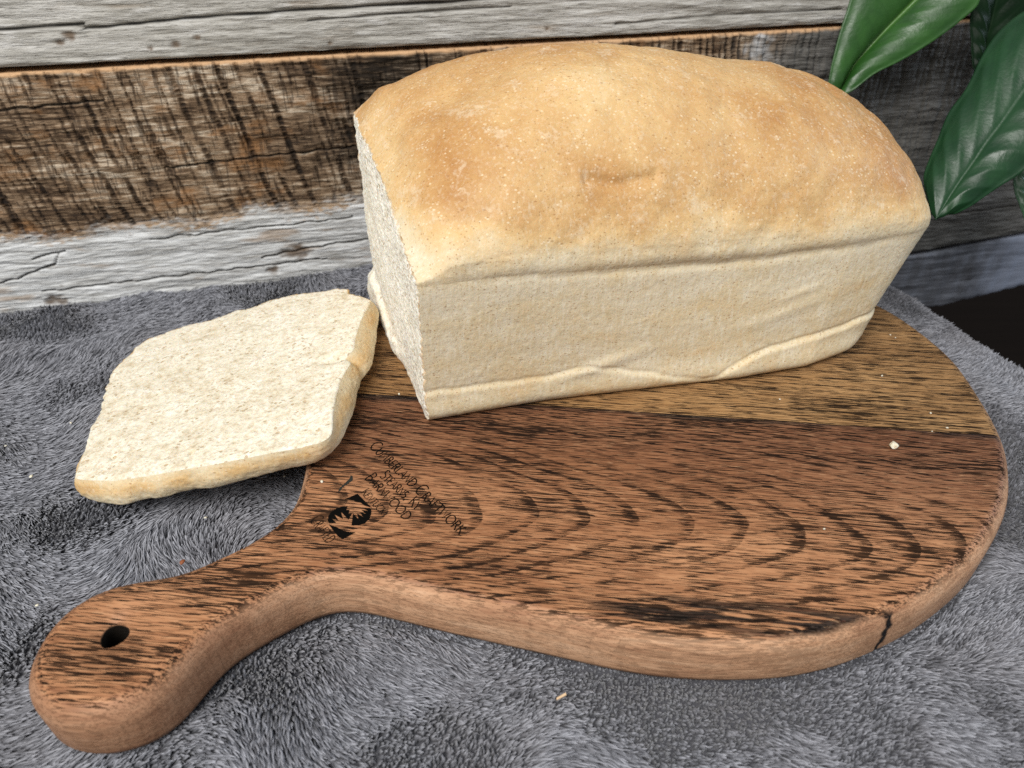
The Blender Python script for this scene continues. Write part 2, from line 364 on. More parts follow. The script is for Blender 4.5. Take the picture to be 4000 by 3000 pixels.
back = thing('barnwood_backdrop', 'backdrop of weathered horizontal barn planks behind the loaf', 'plank wall', (0, .4328, -.022))
back.rotation_euler = (0, 0, math.atan(.198))
Z0 = .022                                           # plank coordinates are relative to the backdrop's base
def line_attr(X, Z, pts, w):
    r = np.zeros_like(X)
    for (x0, z0), (x1, z1) in zip(pts[:-1], pts[1:]):
        t = np.clip((X - x0) / (x1 - x0), 0, 1); m = (X >= x0) & (X <= x1)
        d = np.abs(Z - (z0 + (z1 - z0) * t))
        r = np.maximum(r, np.where(m, sst(w, w * .35, d), 0))
    return r
def plank(zlo, zhi, m, detail, x0=-.42, x1=.62, dx=.0013, dz=.00075, thick=.021):
    nx = int((x1 - x0) / dx); X1 = np.linspace(x0, x1, nx)
    nz = int(np.mean(zhi(X1) - zlo(X1)) / dz); T = np.linspace(0, 1, nz)
    X = np.repeat(X1[None], nz, 0); lo, hi = zlo(X1)[None], zhi(X1)[None]
    Z = lo + (hi - lo) * T[:, None]
    Yd, attrs = detail(X, Z)
    ed = np.minimum(Z - lo, hi - Z); Yd = Yd + .0012 * np.exp(-ed / .0008) + .0005 * perlin(np.stack([X / .01, Z * 0, X * 0], -1)) * np.exp(-ed / .002)
    V = [np.stack([X, Yd, Z], -1).reshape(-1, 3)]; F = [gridF(nz, nx)]; A = {k: [v.ravel()] for k, v in attrs.items()}
    n = nz * nx
    for row, flip in ((nz - 1, False), (0, True)):       # top and bottom faces, then the back
        rr = np.stack([X[row], Yd[row], Z[row]], -1); jag = .0006 * perlin(np.stack([X[row] / .004, X[row] * 0, X[row] * 0], -1))
        b1 = rr.copy(); b1[:, 1] = thick * .35; b1[:, 2] += jag; b2 = rr.copy(); b2[:, 1] = thick
        V.append(np.concatenate([rr, b1, b2])); f = gridF(3, nx) + n
        F.append(f if not flip else f[:, ::-1]); n += 3 * nx
        for k in A: A[k].append(np.full(3 * nx, 1. if k == 'rawedge' else (0. if k != 'sawn' else 1.)))
    return mesh('plank', np.concatenate(V) + [0, 0, Z0], np.concatenate(F), m, back, True, {k: np.concatenate(v) for k, v in A.items()})
P3 = lambda X, Z, a, b, s=0.: np.stack([X / a, Z / b, X * 0 + s], -1)
def det_top(X, Z):
    cr = line_attr(X, Z, [(-.42, .1265), (-.30, .1285), (-.2565, .1292), (-.218, .1306)], .0011)
    cr = np.maximum(cr, line_attr(X, Z, [(-.219, .1285), (-.2, .1294), (-.1695, .1314), (-.1118, .1334), (-.0393, .1349), (.05, .137)], .0010))
    cr = np.maximum(cr, .8 * line_attr(X, Z, [(-.11, .1285), (-.06, .1305), (0., .1315)], .0007))
    cr = np.maximum(cr, .7 * line_attr(X, Z, [(.06, .121), (.12, .1235), (.2, .124)], .0008))
    low = cr * 0
    for a0, a1, za in ((-.42, -.219, .1280),): low = np.maximum(low, ((X < a1) & (Z < za + .002 * (X - a0) / .2)) * 1.)
    kn = cr * 0
    for a, z, r in ((-.226, .1255, .0028), (-.2315, .1225, .002), (-.177, .1197, .0022), (-.166, .1225, .0016), (-.0995, .117, .0013), (-.19, .118, .0013), (.02, .120, .0012)):
        d = np.hypot((X - a) / 1.3, Z - z) / r + .35 * perlin(P3(X, Z, .002, .002)); kn = np.maximum(kn, sst(1.1, .4, d))
    y = -.0009 * fbm(P3(X, Z, .05, .004), 3) - .0004 * fbm(P3(X, Z, .012, .0012), 2) + .0022 * cr + .0008 * kn - .0005 * low
    return y, {'crack': cr, 'knot': kn, 'shade_side': 0 * cr, 'rawedge': 0 * cr}
def det_mid(X, Z):
    zb = .0255 + .03 * (X + .16) * (X < -.1) + .006 * fbm(P3(X, Z, .035, .02, 3), 3) + .003 * fbm(P3(X, Z, .006, .0015, 8), 2)
    sawn = sst(-.0055, .0055, Z - zb + .0045 * fbm(P3(X, Z, .004, .0009, 12), 3))
    A0 = X + np.where(X < -.06, .15, .04) * (Z - .1) + .0020 * perlin(P3(X, Z, .05, .03)) - .25 * np.maximum(.1 - Z, 0) ** 2 * 3
    def marks(sp, seed, w):
        q = A0 / sp + .25 * perlin(P3(A0, 0 * Z, .03, 1, seed)); i = np.floor(q); f = np.abs(q - i - .5)
        st = np.random.default_rng(seed).random(4000)[(i.astype(int) + 2000) % 4000]
        br = sst(-.25, .35, fbm(np.stack([i * 3.7, Z / .022, i * 0 + seed], -1), 2) + (st - .45))
        return sst(w, w * .2, f) * br * (.5 + .5 * st)
    sw = np.maximum(marks(.0118, 5, .17), np.where(X > -.06, 1., .7) * marks(.0043, 9, .22)) * sawn
    rag = sst(-.1, .35, fbm(P3(X, Z, .006, .0011, 4), 2) + .35); sw = sw * (.4 + .6 * rag)
    black = .9 * np.exp(-((X + .073) / .030) ** 2) * sst(.028, .06, Z + .012 * fbm(P3(X, Z, .03, .02), 2)) + .30 * sst(-.16, -.06, X) * sst(.10, .02, X) * sawn
    black = np.clip(black + .25 * fbm(P3(X, Z, .03, .012, 6), 3) * sawn * sst(-.3, -.1, X), 0, 1)
    dull = sst(.13, .185, X + .02 * fbm(P3(X, Z, .03, .03, 2), 2))
    paint_sheen = sst(.75, .25, np.hypot((X - .152) / .012, (Z - .104) / .014) + .5 * fbm(P3(X, Z, .006, .006, 1), 2)) + .6 * sst(.75, .3, np.hypot((X - .166) / .009, (Z - .09) / .016) + .5 * fbm(P3(X, Z, .005, .008, 1), 2))
    pale = sst(.36, .41, X) * sst(.02, -.02, Z); paint_sheen = np.clip(paint_sheen + .5 * pale, 0, 1)  # white paint spots, plus window sheen painted pale at the lower right end
    kn = X * 0
    for a, z, r in ((-.1383, -.0022, .0062), (-.285, -.0205, .005), (-.155, -.013, .003), (.3, .0, .004)):
        d = np.hypot((X - a) / 1.9, Z - z) / r + .5 * fbm(P3(X, Z, .006, .003), 2); kn = np.maximum(kn, sst(1.0, .25, d))
    cr = X * 0
    for pts, w in (([(-.288, .0075), (-.268, .0115)], .0007), ([(-.285, .001), (-.276, .0035), (-.2722, .0105)], .0010), ([(-.34, -.0085), (-.30, -.004), (-.285, .001)], .0008), ([(-.22, .014), (-.17, .0155), (-.1, .018)], .0006),
                   ([(-.16, -.004), (-.138, -.0015), (-.118, .001), (-.09, .002)], .0008), ([(-.42, .092), (-.3, .0905), (-.22, .094)], .0009), ([(-.29, -.014), (-.2, -.011), (-.12, -.008)], .0007), ([(-.2, .056), (-.14, .0595), (-.09, .061)], .0007), ([(.2, -.02), (.3, -.017), (.4, -.015)], .0008)):
        cr = np.maximum(cr, line_attr(X, Z + .0012 * perlin(P3(X, Z, .009, .05)), pts, w))
    y = -.0011 * fbm(P3(X, Z, .06, .006), 3) - .0005 * fbm(P3(X, Z, .010, .0013), 2) + .0016 * sw + .002 * cr + .0010 * kn - .0007 * sawn * fbm(P3(X, Z, .006, .012, 5), 2)
    hi = .1092 + .0105 * (X + .26); re = sst(.0022, .0004, hi - Z + .0012 * perlin(P3(X, Z, .008, .01, 2)))
    return y, {'saw': sw, 'sawn': sawn, 'black': black, 'dull': dull, 'paint_sheen': paint_sheen, 'crack': cr, 'knot': kn, 'rawedge': re}
def det_low(X, Z):
    return -.0009 * fbm(P3(X, Z, .05, .004), 3) + .0008 * (np.abs((X / .012) % 1 - .5) < .12), {}
plank(lambda a: .1122 + .0095 * (a + .26), lambda a: .19 + 0 * a, M_GREY, det_top)
lo2 = lambda a: -.055 + .08 * np.maximum(0, a - .2)
plank(lo2, lambda a: .1092 + .0105 * (a + .26), M_BROWN, det_mid, dx=.00085, dz=.0006)
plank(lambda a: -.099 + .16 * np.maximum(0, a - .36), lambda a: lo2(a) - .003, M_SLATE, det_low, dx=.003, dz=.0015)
bm_ = [(-.41, .0215, -.09), (.60, .0215, -.09), (.60, .0215, .185), (-.41, .0215, .185), (-.41, .03, -.09), (.60, .03, -.09), (.60, .03, .185), (-.41, .03, .185)]
mesh('backing_board', np.array(bm_) + [0, 0, Z0 + .03], [(0, 1, 2, 3), (4, 7, 6, 5), (0, 4, 5, 1), (1, 5, 6, 2), (2, 6, 7, 3), (3, 7, 4, 0)], M_BACK, back, False)

# ------------------------------------------------------------------ cutting board
OUT = [(-.1525, .1300), (-.1513, .1230), (-.1490, .1165), (-.1435, .1110), (-.1384, .1075), (-.1338, .1055), (-.1285, .1047), (-.1216, .105), (-.1139, .1071), (-.108, .1110), (-.1032, .117), (-.1002, .1250), (-.0957, .1340), (-.0885, .1408), (-.0791, .1481), (-.0728, .1525), (-.0651, .1558), (-.0558, .1560), (-.0427, .1529), (-.0257, .1481), (-.0091, .144), (.0143, .1382), (.0314, .1339), (.0467, .1309), (.0619, .1295), (.0774, .1294), (.0932, .1305), (.1101, .1343), (.1242, .1395), (.139, .1463), (.1563, .1568), (.1713, .168), (.1865, .1834), (.1967, .1965), (.2048, .2110), (.2108, .2250), (.2150, .2420), (.2180, .2614), (.2200, .2816), (.2188, .2976), (.2150, .3148), (.2095, .331), (.2025, .3430), (.190, .360), (.165, .388), (.125, .410), (.08, .418), (.03, .413), (-.02, .394), (-.056, .365), (-.0760, .3390), (-.0890, .310), (-.0935, .275), (-.0900, .240), (-.0858, .2139), (-.0850, .2025), (-.0845, .1937), (-.0852, .1890), (-.0880, .1825), (-.0925, .1763), (-.0985, .1710), (-.1067, .1656), (-.1120, .1615), (-.1185, .1588), (-.1300, .1566), (-.1391, .1540), (-.1450, .1496), (-.1495, .1445), (-.1518, .1379)]
OUT = crom_closed(OUT, 420)
for _ in range(6): OUT = (np.roll(OUT, 1, 0) + 2 * OUT + np.roll(OUT, -1, 0)) / 4
tn = np.roll(OUT, -1, 0) - np.roll(OUT, 1, 0); tn /= np.linalg.norm(tn, axis=1)[:, None]
NIN = np.stack([-tn[:, 1], tn[:, 0]], 1)               # inward (outline runs counter-clockwise)
TH = .0240
board = thing('cutting_board', 'oiled oak paddle cutting board with handle hole, carrying the loaf', 'cutting board')
# the rounding of the upper edge swells along the underside of the paddle, as sanded by hand
def board_mesh(bm):
    rx = .0052 + .0022 * sst(-.07, -.12, OUT[:, 0]) + .0012 * sst(.1, .2, OUT[:, 0])
    prof = [(.0035, -TH, 1), (.001, -TH + .0012, 1), (0, -TH + .004, 1), (0, -.013, 1)]
    for a in np.linspace(0, 90, 9)[0:]:
        prof.append((1 - math.cos(math.radians(a)), -.0085 * (1 - math.sin(math.radians(a))), 1 - a / 90.))
    prof.append(('flat', 0, 0))
    ly = bm.verts.layers.float.new('edge'); lb = bm.verts.layers.float.new('hole_dark'); ly = bm.verts.layers.float['edge']; rings = []
    for d, z, e in prof:
        ins = (rx + .0015) if d == 'flat' else (d if z <= -.013 else d * rx)
        ins = np.broadcast_to(ins, (len(OUT),)); p = OUT + NIN * ins[:, None]
        rg = []
        for q in p:
            v = bm.verts.new((q[0], q[1], z)); v[ly] = e; rg.append(v)
        rings.append(rg)
    n = len(OUT)
    for a, b in zip(rings[:-1], rings[1:]):
        for i in range(n): bm.faces.new((a[i], a[(i + 1) % n], b[(i + 1) % n], b[i]))
    bm.faces.new(rings[0][::-1])
    # hanging hole
    hr = []
    for z, r in ((0, .0044), (-.0008, .0042), (-.012, .0042), (-TH, .0042)):
        g = []
        for k in range(28):
            t = 2 * math.pi * k / 28; rr = r * (1 + .05 * math.sin(3 * t + 1))
            v = bm.verts.new((-.1267 + rr * math.cos(t), .1322 + rr * math.sin(t), z)); v[ly] = 0 if z == 0 else .6; v[lb] = 0 if z == 0 else 1; g.append(v)  # walls of the hole coloured almost black below the rim
        hr.append(g)
    for a, b in zip(hr[:-1], hr[1:]):
        for k in range(28): bm.faces.new((a[k], a[(k + 1) % 28], b[(k + 1) % 28], b[k]))
    eds = [bm.edges.get((rings[-1][i], rings[-1][(i + 1) % n])) for i in range(n)] + [bm.edges.get((hr[0][k], hr[0][(k + 1) % 28])) for k in range(28)]
    r = bmesh.ops.triangle_fill(bm, edges=eds, use_beauty=True, use_dissolve=False, normal=(0, 0, 1))
    for f in bm.faces: f.smooth = True
GA, GB = Vector((-.0696, .2582, 0)), Vector((.2047, .2290, 0)); gd = (GB - GA).normalized(); gn = Vector((-gd.y, gd.x, 0))
for side, m in ((1, M_UP), (-1, M_LOW)):
    bm = bmesh.new(); board_mesh(bm)
    r = bmesh.ops.bisect_plane(bm, geom=bm.verts[:] + bm.edges[:] + bm.faces[:], plane_co=GA + gn * side * .00008, plane_no=gn * side, clear_inner=True)
    me = bpy.data.meshes.new('stave'); bm.to_mesh(me); bm.free(); link('stave', me, m, board)

# lettering burnt into the wood: a thin single-line hand, small capitals
def arc(cx, cy, rx, ry, a0, a1, n=14):
    return [(cx + rx * math.cos(math.radians(a0 + (a1 - a0) * k / n)), cy + ry * math.sin(math.radians(a0 + (a1 - a0) * k / n))) for k in range(n + 1)]
GL = {'C': (.85, [arc(.45, .5, .45, .5, 50, 320, 18)]), 'U': (.7, [[(.05, 1), (.05, .35)] + arc(.34, .33, .29, .33, 180, 360) + [(.63, 1)]]),
 'M': (.95, [[(.0, 0), (.2, 1), (.47, .25), (.75, 1), (.92, 0)]]), 'B': (.6, [[(.08, 0), (.08, 1)], [(.08, 1)] + arc(.2, .77, .27, .23, 90, -90) + [(.08, .54)], [(.08, .54)] + arc(.22, .27, .33, .27, 90, -90) + [(.08, 0)]]),
 'E': (.52, [[(.5, 1), (.06, 1), (.06, 0), (.52, 0)], [(.06, .53), (.42, .53)]]), 'R': (.62, [[(.06, 0), (.06, 1)], [(.06, 1)] + arc(.22, .76, .3, .24, 90, -90) + [(.06, .52)], [(.26, .52), (.64, -.02)]]),
 'L': (.48, [[(.06, 1), (.06, 0), (.48, 0)]]), 'A': (.72, [[(0, 0), (.36, 1), (.70, 0)], [(.13, .36), (.57, .36)]]), 'N': (.72, [[(.04, 0), (.04, 1), (.66, 0), (.66, 1)]]),
 'D': (.8, [[(.06, 0), (.06, 1)], [(.06, 1), (.25, 1)] + arc(.27, .5, .5, .5, 90, -90, 16) + [(.06, 0)]]), 'F': (.5, [[(.06, 0), (.06, 1), (.52, 1)], [(.06, .53), (.42, .53)]]),
 'T': (.6, [[(-.02, 1), (.62, 1)], [(.3, 1), (.3, 0)]]), 'W': (1.0, [[(0, 1), (.24, 0), (.5, .8), (.76, 0), (1.0, 1)]]), 'O': (.98, [arc(.48, .5, .48, .5, 0, 360, 24)]),
 'K': (.62, [[(.06, 0), (.06, 1)], [(.58, 1), (.06, .45)], [(.2, .58), (.64, -.02)]]), 'S': (.5, [arc(.26, .76, .22, .24, 40, 270, 12) + arc(.25, .26, .25, .26, 90, -140, 12)]),
 'Y': (.6, [[(0, 1), (.3, .5), (.6, 1)], [(.3, .5), (.3, 0)]]), 'I': (.2, [[(.1, 0), (.1, 1)]]), ',': (.25, [[(.14, .06), (.05, -.16)]]), ' ': (.38, [])}
def lettering(text, A, B, U, wd, big=1.3):
    A, B, U = (np.array(v) for v in (A, B, U)); xs = []; x = 0; first = True
    for ch in text:
        s = big if (first and ch != ' ') else 1.; first = ch == ' '
        xs.append((x, s, ch)); x += GL[ch][0] * s + .14
    tot = x - .14; ax = (B - A) / tot
    V = []; F = []
    for x0, s, ch in xs:
        for st in GL[ch][1]:
            p = np.array([A + ax * (x0 + a * s) + U * (b * s) for a, b in st])
            t = np.gradient(p, axis=0); t /= np.linalg.norm(t, axis=1)[:, None] + 1e-12; nrm = np.stack([-t[:, 1], t[:, 0]], 1) * wd / 2
            n = len(p); b0 = len(V)
            zz = .00006 + .000004 * (len(F) % 7)
            for q in np.concatenate([p + nrm, p - nrm]): V.append((q[0], q[1], zz))
            F += [(b0 + k, b0 + n + k, b0 + n + k + 1, b0 + k + 1) for k in range(n - 1)]
    o = mesh('lettering', V, F, M_BURN, board, False); o['label'] = 'burnt lettering reading ' + text; return o
lettering('CUMBERLAND CRAFTWORK', (-.05991, .22146), (-.01942, .17391), (.00275, .00318), .00052)
lettering('STEARNS, KY', (-.0529, .20387), (-.03661, .18574), (.00216, .0031), .00048)
lettering('BARNWOOD', (-.05875, .20283), (-.04003, .18063), (.00268, .0028), .00050)
lettering('KENTUCKY', (-.05906, .19494), (-.04804, .18224), (.00225, .00205), .00034)
lettering('CRAFTED', (-.07557, .1804), (-.06676, .16958), (.00285, .00262), .00036)
LOGO = [[[-0.06454,0.19149],[-0.06231,0.19296],[-0.06008,0.19454],[-0.05784,0.19198],[-0.05566,0.18955],[-0.05321,0.18706],[-0.05613,0.18811],[-0.05819,0.18979],[-0.06084,0.19076]],[[-0.06265,0.18801],[-0.06523,0.18763],[-0.06711,0.18644],[-0.06851,0.1847],[-0.06904,0.1827],[-0.0687,0.1804],[-0.06804,0.17935],[-0.0653,0.17944],[-0.06735,0.18155],[-0.06471,0.18063],[-0.06683,0.18363],[-0.06327,0.18145],[-0.06465,0.18503],[-0.06113,0.18109],[-0.06018,0.1847],[-0.06164,0.18386],[-0.06162,0.18607],[-0.0628,0.18597]],[[-0.05948,0.17827],[-0.0569,0.17827],[-0.05467,0.17926],[-0.05331,0.18155],[-0.05306,0.18433],[-0.05343,0.18621],[-0.0542,0.18706],[-0.05668,0.18678],[-0.05447,0.1855],[-0.05712,0.18602],[-0.0549,0.18386],[-0.05755,0.18503],[-0.05596,0.18247],[-0.05846,0.18423],[-0.05734,0.18118],[-0.05996,0.18423]],[[-0.06806,0.17881],[-0.06462,0.17737],[-0.06152,0.17545],[-0.05734,0.17492],[-0.05941,0.17325],[-0.06147,0.17164],[-0.06343,0.17303],[-0.06564,0.17568]],[[-0.06787,0.19534],[-0.06766,0.19744],[-0.06615,0.19999],[-0.06465,0.20283],[-0.06451,0.20466],[-0.06369,0.20424],[-0.06318,0.20179],[-0.06468,0.19999],[-0.06649,0.19795],[-0.06701,0.19594]]]
V = []; F = []
for p in LOGO[:4]:
    F.append(tuple(range(len(V), len(V) + len(p)))); V += [(x, y, .00007) for x, y in p]
o = mesh('logo_mark', V, F, M_BURN, board, False); o['label'] = 'burnt round emblem of two spread hands'
mesh('stain_mark', [(x, y, .00006) for x, y in LOGO[4]], [tuple(range(len(LOGO[4])))], M_STAIN, board, False)

# ------------------------------------------------------------------ bread loaf
LO_=np.array([-.0366,.2368]);E1=np.array([.9566,.2918]);E2=np.array([-.2918,.9566]);LW=.116
ROWS=[ # l, crease h, then (f,h) dome
 (0.0,.068,[(-.005,.0715),(.05,.0735),(.15,.0785),(.28,.0855),(.42,.0905),(.6,.095),(.78,.0985),(.91,.101),(.995,.099),(1.0,.08)]),
 (.012,.068,[(-.018,.0735),(.0,.077),(.12,.087),(.25,.0955),(.4,.102),(.58,.108),(.76,.1125),(.91,.113),(1.0,.106),(1.005,.08)]),
 (.035,.0675,[(-.03,.074),(-.02,.079),(.08,.092),(.22,.1035),(.38,.112),(.55,.1195),(.73,.123),(.9,.121),(1.01,.109),(1.015,.08)]),
 (.07,.065,[(-.045,.074),(-.035,.083),(.05,.098),(.18,.112),(.35,.1235),(.55,.131),(.73,.1305),(.9,.1245),(1.02,.108),(1.03,.08)]),
 (.11,.0635,[(-.05,.074),(-.04,.085),(.04,.101),(.17,.115),(.35,.126),(.55,.1305),(.73,.1285),(.9,.119),(1.03,.102),(1.04,.08)]),
 (.15,.062,[(-.05,.073),(-.045,.083),(.03,.098),(.16,.112),(.35,.1225),(.55,.126),(.73,.1225),(.9,.114),(1.03,.098),(1.04,.078)]),
 (.19,.0615,[(-.045,.070),(-.045,.079),(.02,.093),(.15,.107),(.33,.1165),(.55,.1195),(.73,.1155),(.9,.107),(1.02,.095),(1.03,.076)]),
 (.225,.061,[(-.045,.068),(-.045,.075),(.02,.085),(.15,.095),(.33,.105),(.55,.106),(.73,.103),(.9,.096),(1.01,.086),(1.02,.072)]),
 (.255,.061,[(-.04,.067),(-.04,.072),(.03,.078),(.15,.084),(.33,.091),(.55,.091),(.73,.089),(.9,.085),(1.0,.076),(1.01,.07)]),
]
def _front(row,k):
    l,c,p=row; ht=p[5][1]; a=np.radians([7,19,35,52,70]); f=.55-.572*np.cos(a); h=c+(ht-c)*np.sin(a)**1.12
    q=[((1-k)*p[i][0]+k*f[i],(1-k)*p[i][1]+k*h[i]) for i in range(5)]
    return (l,c,q+p[5:])
ROWS=[ROWS[0],_front(ROWS[1],.5)]+[_front(r,1.) for r in ROWS[2:]]
CAPL=.034; LEND=.245; TAPER=.42
def loaf_grid(nl=240,nd=150,ns=70,nb=40):
    """returns P[nl,nc,3] local (l,w,h); columns go round: bottom back->front? ; plus col kind"""
    ls=np.array([r[0] for r in ROWS]);
    tab=np.array([[(-.012,r[1]+.0008)]+r[2] for r in ROWS])      # rows x 11 x 2
    cre=np.array([r[1] for r in ROWS])
    # l samples
    la=np.linspace(0,LEND-CAPL,nl-nl//3,endpoint=False); u=1-np.linspace(1,0,nl//3)**1.8
    lb=LEND-CAPL+CAPL*u; l=np.concatenate([la,lb])
    uu=np.concatenate([la*0,u])
    # interpolate rows in l (index space)
    idx=np.interp(l,ls,np.arange(len(ls)))
    fine=crom(tab,701); cf=crom(cre[:,None],701)[:,0]
    k=np.clip(np.round(idx/(len(ls)-1)*700).astype(int),0,700)
    R=fine[k]; C=cf[k]
    D=np.stack([crom(r,nd) for r in R])                           # nl,nd,2 dome from front crease to back
    D[...,0]*=LW
    # front wall bottom->crease
    t=np.linspace(0,1,ns)
    fr=np.zeros((nl,ns,2)); hh=.006*0+t[None]*(C[:,None]-.0004)
    lean=-.0035*np.clip(hh/.066,0,1)
    fr[...,0]=lean+.003*np.exp(-hh/.002)-.0012*np.exp(-((hh-.006)/.006)**2)+np.interp(l,[0,.05,.07,.1,.15,.19,.21,.25],[0,-.0015,-.003,-.0065,-.012,-.013,-.010,-.004])[:,None]*(1-.55*np.clip(hh/.066,0,1)); fr[...,1]=hh
    wc=fr[:,-1:,0]; f_=D[...,0]/LW; neg=np.minimum(f_+.012,0); D[...,0]-=neg*LW*.72
    D[...,0]+=(wc+.0016)*np.clip(1-f_,0,1.1)**3
    # back wall
    hb=np.linspace(1,0,ns//2+1)[1:]; bk=np.zeros((nl,ns//2,2))
    bk[...,1]=D[:,-1:,1]*hb[None]; bk[...,0]=LW+(D[:,-1:,0]-LW)*np.clip(hb[None]*1.2,0,1)-.003*np.exp(-bk[...,1]/.002)
    # bottom back->front
    b=np.linspace(1,0,nb+2)[1:-1]; bo=np.zeros((nl,nb,2)); bo[...,0]=.003+b[None]*(LW-.006)
    S=np.concatenate([fr,D,bk,bo],1)
    s=(1-np.clip(uu,0,1)**3.2)**(1/3.2)
    cen=np.array([LW*.5,.045])
    S=cen+(S-cen)*np.stack([s,1-(1-s)*.96],-1)[:,None]
    P=np.zeros(S.shape[:2]+(3,)); P[...,1:]=S
    w=P[...,1];h=P[...,2]
    e=np.clip((l-.08)/.16,0,1)[:,None]
    P[...,0]=l[:,None]-.045*w*np.clip(1-l/.06,0,1)[:,None]+TAPER*(np.clip(h,0,.061)-.045)*e**2-.14*(np.clip(h,.061,1)-.061)*e**2
    return P,(ns,nd,ns//2,nb),l,C
def to_world(P):
    W=np.zeros_like(P); W[...,:2]=LO_+P[...,:1]*E1+P[...,1:2]*E2; W[...,2]=P[...,2]; return W

loaf = thing('bread_loaf', 'golden wheat bread loaf, cut open at its left end, on the cutting board', 'bread')
P, kinds, lv, Cv = loaf_grid(430, 270, 110, 50)
Wd = to_world(P); nl, nc = Wd.shape[:2]
du = np.gradient(Wd, axis=0); dv = np.roll(Wd, -1, 1) - np.roll(Wd, 1, 1)
Nn = np.cross(du, dv); Nn /= np.linalg.norm(Nn, axis=2)[..., None] + 1e-12
if Nn[10, 60] @ np.array([-E2[0], -E2[1], 0]) < 0: Nn = -Nn; LFLIP = True
else: LFLIP = False
l, w, h = P[..., 0], P[..., 1], P[..., 2]; C = Cv[:, None]
dome = sst(0, .012, h - C)
col = np.arange(nc)[None] + 0 * l; frontw = (col < 110)
disp = dome * (.0013 * fbm(Wd / .04, 2) + .0007 * fbm(Wd / .014, 2) + .00016 * fbm(Wd / np.array([.003, .0015, .003]), 2)) + .00009 * fbm(Wd / .003, 2)
disp = disp + frontw * (.00028 * fbm(np.stack([l / .05, h / .02, 0 * l], -1), 3))
crj = C + .0012 * perlin(np.stack([l / .012, 0 * l, 0 * l], -1))
nearf = (col < 200)
cv_ = np.interp(l, [0, .02, .06, .12, .17, .21, .25], [.1, .2, .5, .75, .5, .2, .05])
crj = crj + .0012 * perlin(np.stack([l / .05, 0 * l, 0 * l + 7], -1))
disp = disp - .0010 * cv_ * np.exp(-((h - crj + .0004) / .0019) ** 2) * nearf + .0010 * cv_ * np.exp(-((h - crj - .0055) / .0035) ** 2) * nearf
hf = np.interp(l, [0, .05, .075, .10, .128, .134, .15, .18, .21, .24], [.0165, .015, .017, .010, .003, .003, .0135, .0175, .020, .021]) + .0012 * perlin(np.stack([l / .012, 0 * l, 0 * l + 4], -1))
big = sst(.125, .15, l); roll_ = sst(.004, -.002, h - hf) * sst(0, .006, h)
disp = disp + (col < 110) * (roll_ * (.0007 + .0006 * big) - .0010 * np.exp(-((h - hf - .001) / .0013) ** 2) * (.6 + .5 * big))
for lc, hc, r, a in ((.165, .034, .006, .0005), (.078, .018, .006, .0010), (.17, .043, .004, .0004)):
    disp = disp + (col < 110) * a * np.exp(-((l - lc) / (r * 3)) ** 2 - ((h - hc - (l - lc) * .25) / (r * .5)) ** 2)
def groove(pts, wid, dep):
    best = np.full(l.shape, 9.)
    for (l0, f0), (l1, f1) in zip(pts[:-1], pts[1:]):
        a = np.array([l0, f0 * LW]); b = np.array([l1, f1 * LW]); d = b - a; t = np.clip(((l - a[0]) * d[0] + (w - a[1]) * d[1]) / (d @ d), 0, 1)
        best = np.minimum(best, np.hypot(l - a[0] - t * d[0], w - a[1] - t * d[1]))
    return dep * np.exp(-(best / wid) ** 2) * (h > C + .004)
disp = disp - groove([(.118, .93), (.155, .86), (.185, .70), (.198, .52), (.203, .36)], .0045, .0012) + groove([(.135, .99), (.175, .88), (.205, .72)], .007, .0006)
tear = groove([(.070, .055), (.082, .035), (.098, .04)], .0016, .0016)
disp = disp - tear
disp = disp * sst(1.0, .97, np.linspace(0, 1, nl))[:, None]
Wd2 = Wd + Nn * disp[..., None]
WS0 = Wd2[0].copy(); WS0[:, 2] = np.maximum(WS0[:, 2], .0002)
rag_ = .0009 * fbm(Wd[0] / .003, 3) + .0005 * fbm(Wd[0] / .0012, 2)
for k_ in range(4): Wd2[k_, :, :2] -= E1 * (rag_ * (1 - k_ / 4))[:, None]
Wd2[..., 2] = np.maximum(Wd2[..., 2], .0002)
f = w / LW
bake = .17 + frontw * (.13 * fbm(np.stack([l / .03, h / .012, 0 * l + 2], -1), 3) - .10 * np.exp(-((h - C + .008) / .008) ** 2)) + .50 * sst(.003, .024, h - C + .008 * fbm(Wd / .03, 3)) + .10 * sst(.7, 1., f) * dome + .16 * sst(.015, .0, h) * (.5 + fbm(Wd / .02, 2))
for lc, fc, rl, rf, a in ((.075, .75, .035, .22, .16), (.155, .18, .012, .10, .20), (.178, .30, .012, .18, .20), (.020, .30, .012, .25, .26), (.078, .06, .010, .05, .22), (.215, .45, .03, .6, .24), (.035, .95, .05, .12, .2), (.09, .55, .02, .12, .12)):
    bake = bake + a * np.exp(-((l - lc) / rl) ** 2 - ((f - fc) / rf) ** 2) * dome
bake = bake - .16 * np.exp(-((l - .09) / .035) ** 2 - ((f - .33) / .22) ** 2) - .18 * np.exp(-(l / .007) ** 2) * dome - .10 * groove([(.118, .93), (.155, .86), (.185, .70), (.198, .52)], .006, 1)
F = gridF(nl, nc, True)
if not LFLIP: F = F[:, ::-1]
mesh('crust', Wd2.reshape(-1, 3), F, M_CRUST, loaf, True, {'bake': np.clip(bake, 0, 1)})
